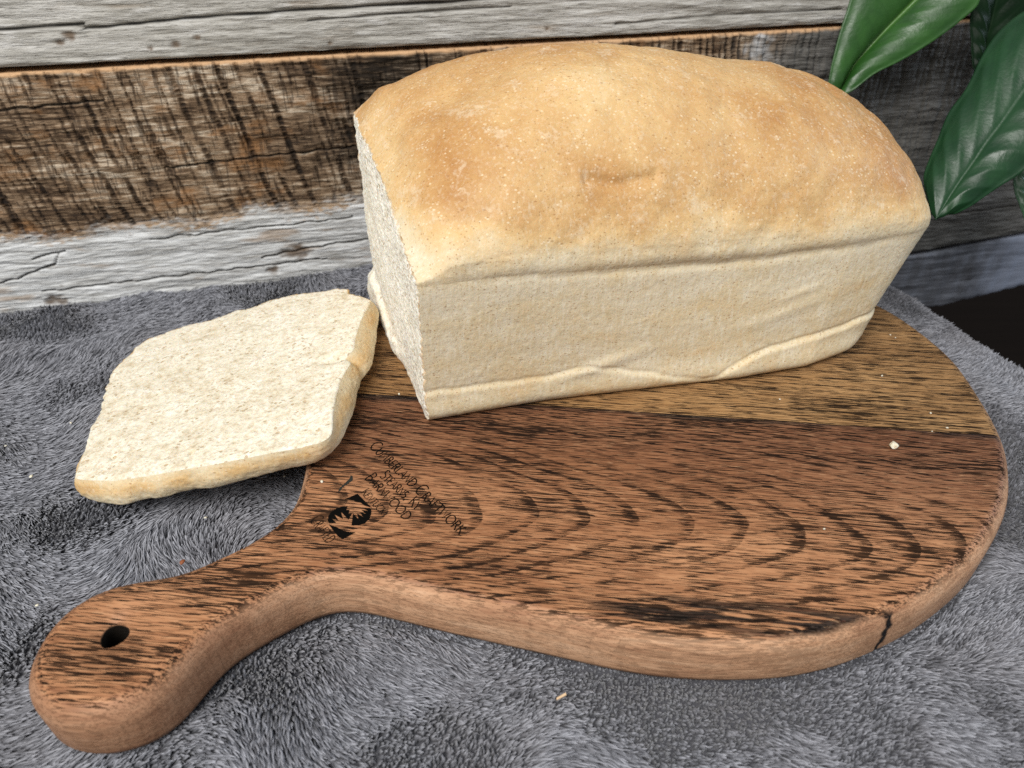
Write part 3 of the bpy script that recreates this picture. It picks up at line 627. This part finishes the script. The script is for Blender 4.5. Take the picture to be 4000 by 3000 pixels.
# cut face
B0 = Wd2[0]; cen = to_world(np.array([[[-.045 * LW * .5, LW * .5, .045]]]))[0, 0]
sr = np.concatenate([np.linspace(0, 1, 130) ** .8])[::-1]
rimw = np.clip(1 - (1 - sr) / .05, 0, 1)[:, None, None]; CV = cen + (WS0[None] - cen) * sr[:, None, None] + (B0 - WS0)[None] * rimw
rel = CV - np.array([LO_[0], LO_[1], 0]); cw = rel[..., :2] @ E2; chh = CV[..., 2]
out = .0004 * fbm(CV / .004, 3) + .0009 * fbm(CV / .02, 2) + .0005 * np.abs(perlin(CV / .0016)) + .0003
out = out + .0028 * sst(.011, .006, chh + .004 * fbm(CV / .01, 2) - .02 * sst(.07, .112, cw) * .45) * sst(.035, .065, cw) + .0018 * np.exp(-((cw - .112) / .01) ** 2 - ((chh - .006) / .008) ** 2)
out = out * np.clip((1 - sr) / .03, 0, 1)[:, None]
CV = CV - np.array([E1[0], E1[1], 0]) * out[..., None]
rj = .0007 * perlin(B0 / .0022); CV[0, :, :2] += 0; pass
CV[..., 2] = np.maximum(CV[..., 2], .0003)
dr_ = (1 - sr)[:, None] * np.linalg.norm(B0 - cen, axis=1)[None]
mesh('cut_face', CV.reshape(-1, 3), gridF(len(sr), nc, True)[:, ::-1] if LFLIP else gridF(len(sr), nc, True), M_CUT, loaf, True, {'rim': .7 * sst(.0016, .0004, dr_ + .0008 * perlin(CV / .004))})

# ------------------------------------------------------------------ bread slice, leaning off the edge of the board
slc = thing('bread_slice', 'thick pale bread slice lying half on the board, half on the blanket', 'bread slice')
ST = np.array([[-0.1777,0.2067],[-0.1791,0.2127],[-0.1816,0.2231],[-0.1868,0.2391],[-0.189,0.2521],[-0.1922,0.2625],[-0.1975,0.2793],[-0.1996,0.2908],[-0.1961,0.2984],[-0.1959,0.3057],[-0.1918,0.3129],[-0.184,0.316],[-0.172,0.3202],[-0.1589,0.3217],[-0.1512,0.3258],[-0.1425,0.3271],[-0.1302,0.3314],[-0.1172,0.3338],[-0.1032,0.3315],[-0.0942,0.3309],[-0.0866,0.3282],[-0.0848,0.3233],[-0.0789,0.3196],[-0.0708,0.3119],[-0.0718,0.3051],[-0.0736,0.292],[-0.0733,0.279],[-0.0722,0.2679],[-0.0734,0.2612],[-0.0716,0.2575],[-0.0738,0.246],[-0.0736,0.2346],[-0.0723,0.2214],[-0.0703,0.211],[-0.0706,0.2072],[-0.0747,0.2048],[-0.0873,0.2034],[-0.1033,0.2023],[-0.1163,0.2014],[-0.1296,0.2015],[-0.1428,0.2006],[-0.1567,0.2011],[-0.1682,0.2035]]); SB = np.array([[-0.1889,0.2202],[-0.1836,0.2143],[-0.1754,0.2071],[-0.1647,0.2014],[-0.1564,0.1989],[-0.1512,0.1997],[-0.147,0.2011],[-0.1394,0.1997],[-0.1333,0.2016],[-0.1269,0.2031],[-0.1194,0.2011],[-0.1099,0.2033],[-0.1002,0.205],[-0.0906,0.2067],[-0.0805,0.207],[-0.0747,0.2109],[-0.0705,0.2168],[-0.069,0.2266],[-0.0681,0.2372],[-0.0687,0.2487],[-0.0693,0.2585],[-0.066,0.2638],[-0.0661,0.2838],[-0.068,0.3017],[-0.0721,0.3219]])
cs = np.array([-.128, .262]); NA = 560
def polar(Q):
    Q = np.concatenate([Q, Q[:1]]); k = np.linspace(0, 1, 24)[None, :, None]
    R = (Q[:-1, None] + (Q[1:, None] - Q[:-1, None]) * k).reshape(-1, 2) - cs
    a = np.arctan2(R[:, 1], R[:, 0]); o = np.argsort(a); return a[o], np.linalg.norm(R, axis=1)[o]
TA = np.linspace(-np.pi, np.pi, NA, endpoint=False)
def rad(Q): a, r = polar(Q); return np.interp(TA, np.concatenate([a - 2 * np.pi, a, a + 2 * np.pi]), np.tile(r, 3))
rt = rad(ST)
# underside outline: traced where it shows, the top outline where it does not
sb_a = np.arctan2(SB[:, 1] - cs[1], SB[:, 0] - cs[0]); sb_r = np.linalg.norm(SB - cs, axis=1); o_ = np.argsort(sb_a)
rb = np.where((TA > sb_a.min()) & (TA < sb_a[np.argmax(sb_a)] ), np.interp(TA, sb_a[o_], sb_r[o_]), rt)
vis = sst(-2.75, -2.5, TA) * sst(.95, .75, TA)
rb = rb * vis + (rt - .001) * (1 - vis)
for _ in range(5): rb = (np.roll(rb, 1) + 2 * rb + np.roll(rb, -1)) / 4
for _ in range(2): rt = (np.roll(rt, 1) + 2 * rt + np.roll(rt, -1)) / 4
dirs = np.stack([np.cos(TA), np.sin(TA)], 1)
zb_ = lambda x: .0003 + .2 * (x + .093)
ztop = lambda x: zb_(x) + .0140
jr = .0008 * fbm(np.stack([np.cos(TA) * 12, np.sin(TA) * 12, TA * 0], -1), 3) * (1 - .95 * vis) + .0003 * (1 - .9 * vis) * fbm(np.stack([np.cos(TA) * 40, np.sin(TA) * 40, TA * 0], -1), 2)
rt2 = rt + jr * 1.6 - .0022 * np.exp(-((TA - .03) / .045) ** 2)
# crumb
sr = np.linspace(1, 0, 150) ** .75
XY = cs + dirs[None] * (rt2[None, :] * sr[:, None])[..., None]
Zs = ztop(XY[..., 0]); P_ = np.concatenate([XY, Zs[..., None]], -1)
de = (1 - sr)[:, None] * rt2[None]
hz = .00035 * fbm(P_ / .014, 2) + .00016 * fbm(P_ / .0025, 3) - .0005 * np.maximum(fbm(P_ / .0022, 2) - .25, 0) - .0009 * np.exp(-de / .0008)
for px, py in ((-.1645, .2155), (-.1285, .2105), (-.0765, .2115)):
    hz = hz - .0022 * np.exp(-(((XY[..., 0] - px) / .0011) ** 2 + ((XY[..., 1] - py) / .0013) ** 2))
# the fold where the risen top met the tin
fold = np.hypot((XY[..., 0] + .080), (XY[..., 1] - .2625) * 2.2); hz = hz - .0026 * np.exp(-(fold / .007) ** 2)
P_[..., 2] += hz
mesh('crumb', P_.reshape(-1, 3), gridF(len(sr), NA, True), M_CRUMB, slc, True, {'rim': sst(.0022, .0006, de + .0008 * perlin(P_ / .004)) * sst(.5, 1., TA)[None] * sst(3.0, 2.6, TA)[None]})
# crust round the rim and the underside
tt = np.linspace(0, 1, 40); rows = []; bk = []
for t in tt:
    bulge = .0016 * math.sin(math.pi * t) * vis + .0004 * math.sin(math.pi * t)
    r_ = rt2 * (1 - t) + rb * t + bulge - .003 * max(0, (t - .8) / .2) ** 2
    xy = cs + dirs * r_[:, None]
    z0 = P_[0, :, 2]; zb1 = zb_(xy[:, 0]) 
    z = z0 * (1 - t) + zb1 * t
    p = np.concatenate([xy, z[:, None]], 1); nz_ = .00035 * fbm(p / .009, 3) * min(1, 4 * t) + .0002 * fbm(p / .002, 2) * min(1, 6 * t)
    p[:, :2] += dirs * nz_[:, None]; rows.append(p)
    bk.append(.14 + .42 * vis * math.exp(-((t - .33) / .26) ** 2) * (.7 + .6 * fbm(p / .018, 2)) + (1 - vis) * .32)
last = rows[-1]
for s_ in (.9, .6, .3, .0):
    xy = cs + (last[:, :2] - cs) * s_; rows.append(np.concatenate([xy, zb_(xy[:, :1])], 1)); bk.append(np.full(NA, .15))
RV = np.stack(rows); mesh('crust', RV.reshape(-1, 3), gridF(len(rows), NA, True), M_CRUST, slc, True, {'bake': np.clip(np.stack(bk), 0, 1)})

# ------------------------------------------------------------------ fleece blanket over the table
def inpoly(x, y, Q):
    r = np.zeros(x.shape, bool); n = len(Q)
    for i in range(n):
        (x0, y0), (x1, y1) = Q[i], Q[(i + 1) % n]
        if y0 == y1: continue
        r ^= ((y0 > y) != (y1 > y)) & (x < (x1 - x0) * (y - y0) / (y1 - y0) + x0)
    return r
EP = np.array([.2476, .409]); ED = np.array([.033, -.089]); ED /= np.linalg.norm(ED); EN = np.array([-ED[1], ED[0]])  # edge of the table
def fleece(x, y):
    """flat plan coordinates -> point on the cloth (falls over the table edge on the right) and its frame"""
    p = np.stack([x, y, 0 * x], -1)
    wob = .004 * perlin(np.stack([y / .05, 0 * y, 0 * y], -1))
    s = (x - EP[0]) * EN[0] + (y - EP[1]) * EN[1] + wob
    R = .014; s0 = -.012; a = np.clip((s - s0) / R, 0, math.pi / 2); rest = np.maximum(s - s0 - R * math.pi / 2, 0)
    flat = np.minimum(s, s0)
    adv = flat + R * np.sin(a); drop = R * (1 - np.cos(a)) + rest
    bx = x + EN[0] * (adv - s); by = y + EN[1] * (adv - s)
    lump = .0034 * fbm(p / .06, 2) + .0011 * fbm(p / .02, 2)
    wall = .4328 + .198 * x - y
    up = .010 * sst(.045, .0, wall) * sst(-.22, -.05, x) + .003 * sst(.02, 0, wall)
    hump = .0035 * np.exp(-(((x + .19) / .05) ** 2 + ((y - .26) / .05) ** 2)) - .003 * np.exp(-(((x + .135) / .02) ** 2 + ((y - .178) / .012) ** 2))
    z = -.0272 + (lump + hump) * np.cos(a) + up - drop
    return np.stack([bx, by, z], -1), a
blk = thing('fleece_blanket', 'grey plush fleece blanket spread under the cutting board', 'blanket', (0, 0, 0))
gx, gy = np.meshgrid(np.linspace(-.46, .50, 260), np.linspace(-.06, .56, 200), indexing='ij')
gy = np.minimum(gy, .4328 + .198 * gx - .002)
gp, _ = fleece(gx, gy)
cloth = mesh('cloth', gp.reshape(-1, 3), gridF(*gx.shape), M_CLOTH, blk, True)
N = 760000
x = rng.uniform(-.36, .40, N); y = rng.uniform(.04, .52, N); wl = .4328 + .198 * x - y
inside = inpoly(x, y, OUT); deep = inpoly(x, y, OUT + NIN * .004)
sl_in = inpoly(x, y, cs + dirs[::6] * (rb[::6, None] - .045))
# only where the camera could see it, a step aside included
vis_ = (np.abs(x) < .12 + .80 * (y + .02)) & (wl > .001) & ~deep & ~(sl_in & (x > -.30))
s_e = (x - EP[0]) * EN[0] + (y - EP[1]) * EN[1]; vis_ &= s_e < .05
x, y = x[vis_], y[vis_]; inside = inside[vis_]; N = len(x)
base, ang = fleece(x, y); pp = np.stack([x, y, 0 * x], -1)
e_ = 1e-3; bxp, _ = fleece(x + e_, y); byp, _ = fleece(x, y + e_)
tx, ty = (bxp - base) / e_, (byp - base) / e_; nr = np.cross(tx, ty); nr /= np.linalg.norm(nr, axis=1)[:, None]
th = np.radians(-20 + 120 * fbm(pp / .09, 2) + 22 * fbm(pp / .03 + 9, 2))
th = th + 1.2 * np.exp(-(((x + .135) / .025) ** 2 + ((y - .178) / .018) ** 2))
lean = np.clip(.80 + .2 * sst(-.08, -.18, x) - .42 * sst(-.05, .12, x + .03 * fbm(pp / .04 + 3, 2)) * sst(.30, .18, y) - .2 * sst(.15, .25, x) + 1.2 * fbm(pp / .05 + 31, 2) + .3 * fbm(pp / .013 + 5, 2), .24, 1.12)
d = tx * np.cos(th)[:, None] + ty * np.sin(th)[:, None]
ln = .0040 * (.74 + .42 * lean) * (1 + .22 * rng.normal(size=N)).clip(.5, 1.5) * np.where(inside, .35, 1.)
# fibres gather into small locks
cell = .0014; wp = pp[:, :2] + .0011 * np.stack([perlin(pp / .0032), perlin(pp / .0032 + 50)], -1) @ np.array([[.8, .6], [-.6, .8]]); ci = np.floor(wp / cell).astype(int); hsh = _tab[(_tab[ci[:, 0] & 4095] + ci[:, 1]) & 4095]
cj = _gr[hsh]; cc = (ci + .5 + .35 * cj[:, :2]) * cell; pull = (cc - wp) * .62
lk = .25 * cj[:, 2]
jit = rng.normal(size=(N, 3)) * .14
sl2 = inpoly(x, y, cs + dirs[::6] * (rb[::6, None] + .002)); ln = np.where(sl2, ln * np.clip((zb_(x) - base[:, 2]) / .0062, .25, 1), ln)
npt = 5; pts = np.zeros((N, npt, 3), np.float32)
for k in range(npt):
    t = k / (npt - 1)
    bend = (lean + lk)[:, None]
    along = nr * (t * (1 - .45 * bend * t)) * .78 + (d + jit) * (bend * t ** 1.4) * .95
    q = base + along * ln[:, None]; q[:, :2] += pull * t
    pts[:, k] = q
hc = bpy.data.hair_curves.new('pile'); hc.add_curves([npt] * N)
hc.points.foreach_set('position', pts.reshape(-1)) if False else hc.attributes['position'].data.foreach_set('vector', pts.ravel())
ra = hc.attributes.get('radius') or hc.attributes.new('radius', 'FLOAT', 'POINT')
rad_ = (np.array([.30, .30, .27, .20, .06])[None] * (1 + .25 * rng.normal(size=(N, 1))).clip(.5, 1.6) * .00105).astype(np.float32)
ra.data.foreach_set('value', rad_.ravel())
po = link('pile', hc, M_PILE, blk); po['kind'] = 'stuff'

# ------------------------------------------------------------------ house plant leaves
plant = thing('house_plant', 'leafy house plant with broad glossy green leaves at the right', 'plant', (.50, .43, -.02))
def leaf(Lp, Mp, Rp, m, nv=11, th=.0005, wave=.0011):
    Lp, Mp, Rp = (np.array(a) for a in (Lp, Mp, Rp))
    bs = Mp[-1] + (Mp[-1] - Mp[-2]) * 1.6; b1 = Mp[-1] + (Mp[-1] - Mp[-2]) * .9
    Lp = np.concatenate([Lp, [b1 + (Lp[-1] - Mp[-1]) * .7, bs]]); Rp = np.concatenate([Rp, [b1 + (Rp[-1] - Mp[-1]) * .7, bs + 1e-4]]); Mp = np.concatenate([Mp, [b1, bs]])
    n = 150; k = 25; Ls, Ms, Rs = crom(Lp, n), crom(Mp, n), crom(Rp, n)
    s = np.linspace(0, 1, n)[:, None]; c = np.linspace(-1, 1, 2 * k + 1)[None]
    A = np.where((c < 0)[..., None], Ms[:, None] + (Ls - Ms)[:, None] * np.abs(c)[..., None], Ms[:, None] + (Rs - Ms)[:, None] * np.abs(c)[..., None])
    nrm = np.cross(np.gradient(A, axis=0), np.gradient(A, axis=1)); nrm /= np.linalg.norm(nrm, axis=2)[..., None] + 1e-12
    if (nrm[n // 2, k] @ np.array([0, -.8, .6])) < 0: nrm = -nrm
    ph = (s * nv - np.abs(c) ** .9 * 2.6) ; v = np.abs(ph % 1 - .5) * 2
    wid = np.minimum(1, 6 * (1 - np.abs(c))) * np.minimum(1, 5 * (1 - s)) * np.minimum(1, 8 * s)
    rib = np.exp(-(np.abs(c) / .045) ** 2) + 0 * s
    A = A + nrm * (wave * (v ** 2 - .4) * wid * sst(0, .25, np.abs(c)) + .0035 * np.sin(np.abs(c) * math.pi) * wid - .0006 * rib)[..., None]
    o = mesh('leaf', A.reshape(-1, 3) - np.array(plant.location), gridF(n, 2 * k + 1), m, plant, True, {'rib': rib, 'vein': sst(.2, .0, v) * wid * sst(.03, .15, np.abs(c))})
    sm = o.modifiers.new('thickness', 'SOLIDIFY'); sm.thickness = th
    return bs
def stalk(a, b, sag, parent=plant, r=.0022):
    a, b = np.array(a), np.array(b); t = np.linspace(0, 1, 20)[:, None]; c = a + (b - a) * t + np.array([0, 0, sag]) * (4 * t * (1 - t)) 
    u = np.linspace(0, 2 * np.pi, 8, endpoint=False); rr = r * (1 + .8 * t)
    T = np.gradient(c, axis=0); T /= np.linalg.norm(T, axis=1)[:, None]; n1 = np.cross(T, [0, 1, .2]); n1 /= np.linalg.norm(n1, axis=1)[:, None]; n2 = np.cross(T, n1)
    V = c[:, None] + rr[:, None] * (n1[:, None] * np.cos(u)[None, :, None] + n2[:, None] * np.sin(u)[None, :, None])
    mesh('stalk', V.reshape(-1, 3) - np.array(parent.location), gridF(20, 8, True), M_STALK, parent)
LEAF1 = [[[0.1915,0.4356,0.0843],[0.1864,0.4379,0.0884],[0.1861,0.4408,0.0961],[0.1872,0.4443,0.1059],[0.1888,0.4479,0.1162],[0.1909,0.451,0.1258],[0.193,0.4538,0.1345],[0.1983,0.4559,0.1432],[0.208,0.457,0.1511],[0.2184,0.4572,0.1571]],[[0.1947,0.4418,0.0828],[0.1964,0.4435,0.0877],[0.2015,0.4468,0.0985],[0.2093,0.4494,0.1086],[0.2177,0.4517,0.1185],[0.2247,0.4533,0.1261],[0.2303,0.4546,0.1323],[0.2363,0.4562,0.1397],[0.2408,0.4579,0.147],[0.2453,0.4593,0.1536]],[[0.1923,0.4355,0.0843],[0.1996,0.4355,0.0874],[0.2106,0.4372,0.0962],[0.2217,0.4376,0.1021],[0.2326,0.4383,0.1086],[0.243,0.4392,0.1161],[0.2524,0.4405,0.124],[0.2594,0.442,0.1321],[0.2574,0.4456,0.1418],[0.2504,0.4501,0.1519]]]
LEAF2 = [[[0.2311,0.3633,0.0388],[0.229,0.3701,0.0439],[0.2278,0.3818,0.0543],[0.231,0.3885,0.0629],[0.2353,0.3946,0.0716],[0.2412,0.4031,0.0837],[0.2499,0.4095,0.0956],[0.2582,0.4193,0.1105],[0.2661,0.425,0.1212],[0.2766,0.427,0.1304],[0.2878,0.4241,0.1355],[0.2981,0.4201,0.1394]],[[0.2288,0.3594,0.0404],[0.231,0.3613,0.0437],[0.2359,0.3657,0.0513],[0.2415,0.3703,0.0595],[0.2466,0.374,0.0665],[0.253,0.3791,0.0759],[0.2592,0.3832,0.0841],[0.2649,0.3875,0.0921],[0.271,0.392,0.1007],[0.2784,0.3974,0.1111],[0.2878,0.4031,0.1233],[0.2962,0.4135,0.139]],[[0.2313,0.3631,0.0389],[0.2338,0.3636,0.0409],[0.2396,0.3614,0.0428],[0.2466,0.3612,0.0476],[0.2531,0.3622,0.0531],[0.2595,0.363,0.0585],[0.2663,0.3636,0.0639],[0.2731,0.3656,0.0709],[0.2807,0.3698,0.0804],[0.2894,0.3783,0.0947],[0.2983,0.3924,0.1142],[0.301,0.4144,0.1363]]]
LEAF3 = [[[0.2667,0.4287,0.096],[0.2635,0.4325,0.101],[0.2626,0.4373,0.1074],[0.2623,0.4421,0.1137],[0.2618,0.4469,0.12],[0.2627,0.4526,0.1276],[0.2651,0.4593,0.1365],[0.2707,0.4674,0.1473]],[[0.2704,0.434,0.0947],[0.2708,0.4379,0.0998],[0.2724,0.4427,0.1062],[0.274,0.4475,0.1126],[0.2764,0.4524,0.1191],[0.2788,0.4582,0.1268],[0.282,0.4649,0.1357],[0.2885,0.4732,0.1466]],[[0.2675,0.4287,0.096],[0.2754,0.4306,0.0985],[0.2849,0.4345,0.1036],[0.2929,0.4392,0.1099],[0.2984,0.4445,0.1169],[0.3024,0.4516,0.1264],[0.304,0.4593,0.1365],[0.3024,0.4674,0.1473]]]
LEAF4 = [[[0.2973,0.3838,0.028],[0.2945,0.3886,0.0344],[0.2913,0.3934,0.0408],[0.2901,0.3983,0.0472],[0.2917,0.4031,0.0536],[0.2965,0.4089,0.0613],[0.3061,0.4157,0.0703]],[[0.3004,0.3874,0.0262],[0.3018,0.3914,0.0315],[0.3034,0.3958,0.0373],[0.3051,0.4007,0.0438],[0.3075,0.4056,0.0503],[0.3124,0.4109,0.0574],[0.3205,0.4168,0.0652]],[[0.2978,0.3838,0.028],[0.3045,0.3857,0.0306],[0.3101,0.3896,0.0357],[0.3142,0.3944,0.0421],[0.3174,0.3992,0.0485],[0.3206,0.4041,0.0549],[0.3246,0.4089,0.0613]]]
CROWN = (.50, .43, -.02)
for L_, m_, nv_, wv, sg in ((LEAF1, M_LEAF, 10, .0002, .08), (LEAF2, M_LEAFD, 10, .0006, .07), (LEAF3, M_LEAFK, 8, .0008, .09), (LEAF4, M_LEAFD, 8, .001, .05)):
    stalk(leaf(*L_, m_, nv_, wave=wv), CROWN, sg)

# ------------------------------------------------------------------ crumbs and specks
def blob(name, loc, r, seed, m, flat=.6, stretch=1.3):
    bm = bmesh.new(); bmesh.ops.create_icosphere(bm, subdivisions=2, radius=1)
    V = np.array([v.co[:] for v in bm.verts]); k = 1 + .45 * fbm(V * 1.1 + seed * 7.7, 2)
    V = V * k[:, None] * [stretch, 1, flat] * r; a = seed * 1.7; V[:, :2] = V[:, :2] @ np.array([[math.cos(a), -math.sin(a)], [math.sin(a), math.cos(a)]])
    V[:, 2] -= V[:, 2].min()
    me = bpy.data.meshes.new(name)
    for v, c in zip(bm.verts, V): v.co = c
    for f in bm.faces: f.smooth = True
    bm.to_mesh(me); bm.free(); o = link(name, me, m); o.location = loc; return o
CB = [["large",0.1599,0.2214,0.0035],["s",0.1882,0.2336,0.0012],["s",0.1859,0.2437,0.0012],["s",0.1219,0.2537,0.001],["s",0.176,0.2718,0.0012],["s",0.1951,0.3073,0.001],["s",0.1966,0.3047,0.001],["s",-0.0754,0.201,0.0014],["s",0.115,0.1765,0.001],["s",-0.0519,0.2575,0.0013],["s",0.1808,0.2315,0.0008]]
CF = [["f",-0.212,0.2609,0.0014],["f",-0.2347,0.2453,0.0012],["f",-0.2129,0.2261,0.002],["f",-0.1755,0.1599,0.0014],["f",-0.1577,0.2273,0.0014],["f",-0.1274,0.2018,0.0014],["f",-0.1014,0.2273,0.0012]]
CL = ['largest white bread crumb, lying on the dark grain at the right of the board', 'pale crumb on the honey strip just above the largest crumb', 'small crumb on the honey strip, farther in from the rim than its neighbour',
 'tiny crumb on the board in front of the fold at the loaf foot', 'tiny crumb on the board beyond the right end of the loaf foot', 'farther of two tiny crumbs close together behind the loaf end', 'nearer of two tiny crumbs close together behind the loaf end',
 'white crumb at the neck of the board beside the burnt emblem', 'lone white speck on the reddish wood toward the front right of the board', 'pale crumb on the board between the slice and the cut loaf', 'smallest white speck at the glue line beside the largest crumb']
FL = ['pale crumb on the blanket near the left edge, level with the slice middle', 'pale crumb on the blanket at the far left edge', 'curled pale crumb on the blanket left of the slice corner', 'white crumb on the blanket just above the board handle',
 'white crumb at the foot of the slice front edge', 'white crumb on the blanket in front of the slice', 'pale crumb on the blanket in the shade between slice and board']
for i, (k, x_, y_, r) in enumerate(CB):
    o = blob('bread_crumb', (x_, y_, 0), r * (.48 if k == 'large' else .38), i + 1, M_CRUMB)
    if k == 'large': tag(o, CL[0], 'crumb', 'bread crumbs on the board')
    else: tag(o, CL[i], 'crumb', 'bread crumbs on the board')
for i, (k, x_, y_, r) in enumerate(CF):
    z_ = fleece(np.array([x_]), np.array([y_]))[0][0, 2] + .0052
    tag(blob('bread_crumb', (x_, y_, z_), r * .38, i + 30, M_CRUMB), FL[i], 'crumb', 'bread crumbs on the blanket')
zf = fleece(np.array([.016]), np.array([.1235]))[0][0, 2] + .0058
o = mesh('wood_splinter', [(.0146, .1226, zf), (.0178, .1240, zf + .0006), (.0176, .1247, zf + .0008), (.0145, .1233, zf), (.0146, .1226, zf + .0004), (.0178, .1240, zf + .0010), (.0176, .1247, zf + .0012), (.0145, .1233, zf + .0004)],
         [(3, 2, 1, 0), (4, 5, 6, 7), (0, 1, 5, 4), (1, 2, 6, 5), (2, 3, 7, 6), (3, 0, 4, 7)], M_SPL, None, False)
tag(o, 'small pale wood splinter on the blanket in front of the board', 'splinter')
zf = fleece(np.array([-.1287]), np.array([.1792]))[0][0, 2] + .0055
tag(blob('seed', (-.1287, .1792, zf), .0009, 3, M_SEED, .7, 1.5), 'tiny red brown seed in the fleece beside the board handle', 'seed')
t = np.linspace(0, 1, 16)[:, None]; c = np.array([-.1335, .1915, -.0215]) + np.array([.0075, .0078, .0008]) * t + np.array([.0008, -.0008, .0006]) * np.sin(t * 3)
u = np.linspace(0, 2 * np.pi, 6, endpoint=False)
V = c[:, None] + .00011 * (np.array([.7, -.7, 0])[None, None] * np.cos(u)[None, :, None] + np.array([0, 0, 1.])[None, None] * np.sin(u)[None, :, None])
tag(mesh('loose_hair', V.reshape(-1, 3), gridF(16, 6, True), M_HAIR), 'short black hair lying on the fleece below the slice', 'hair')
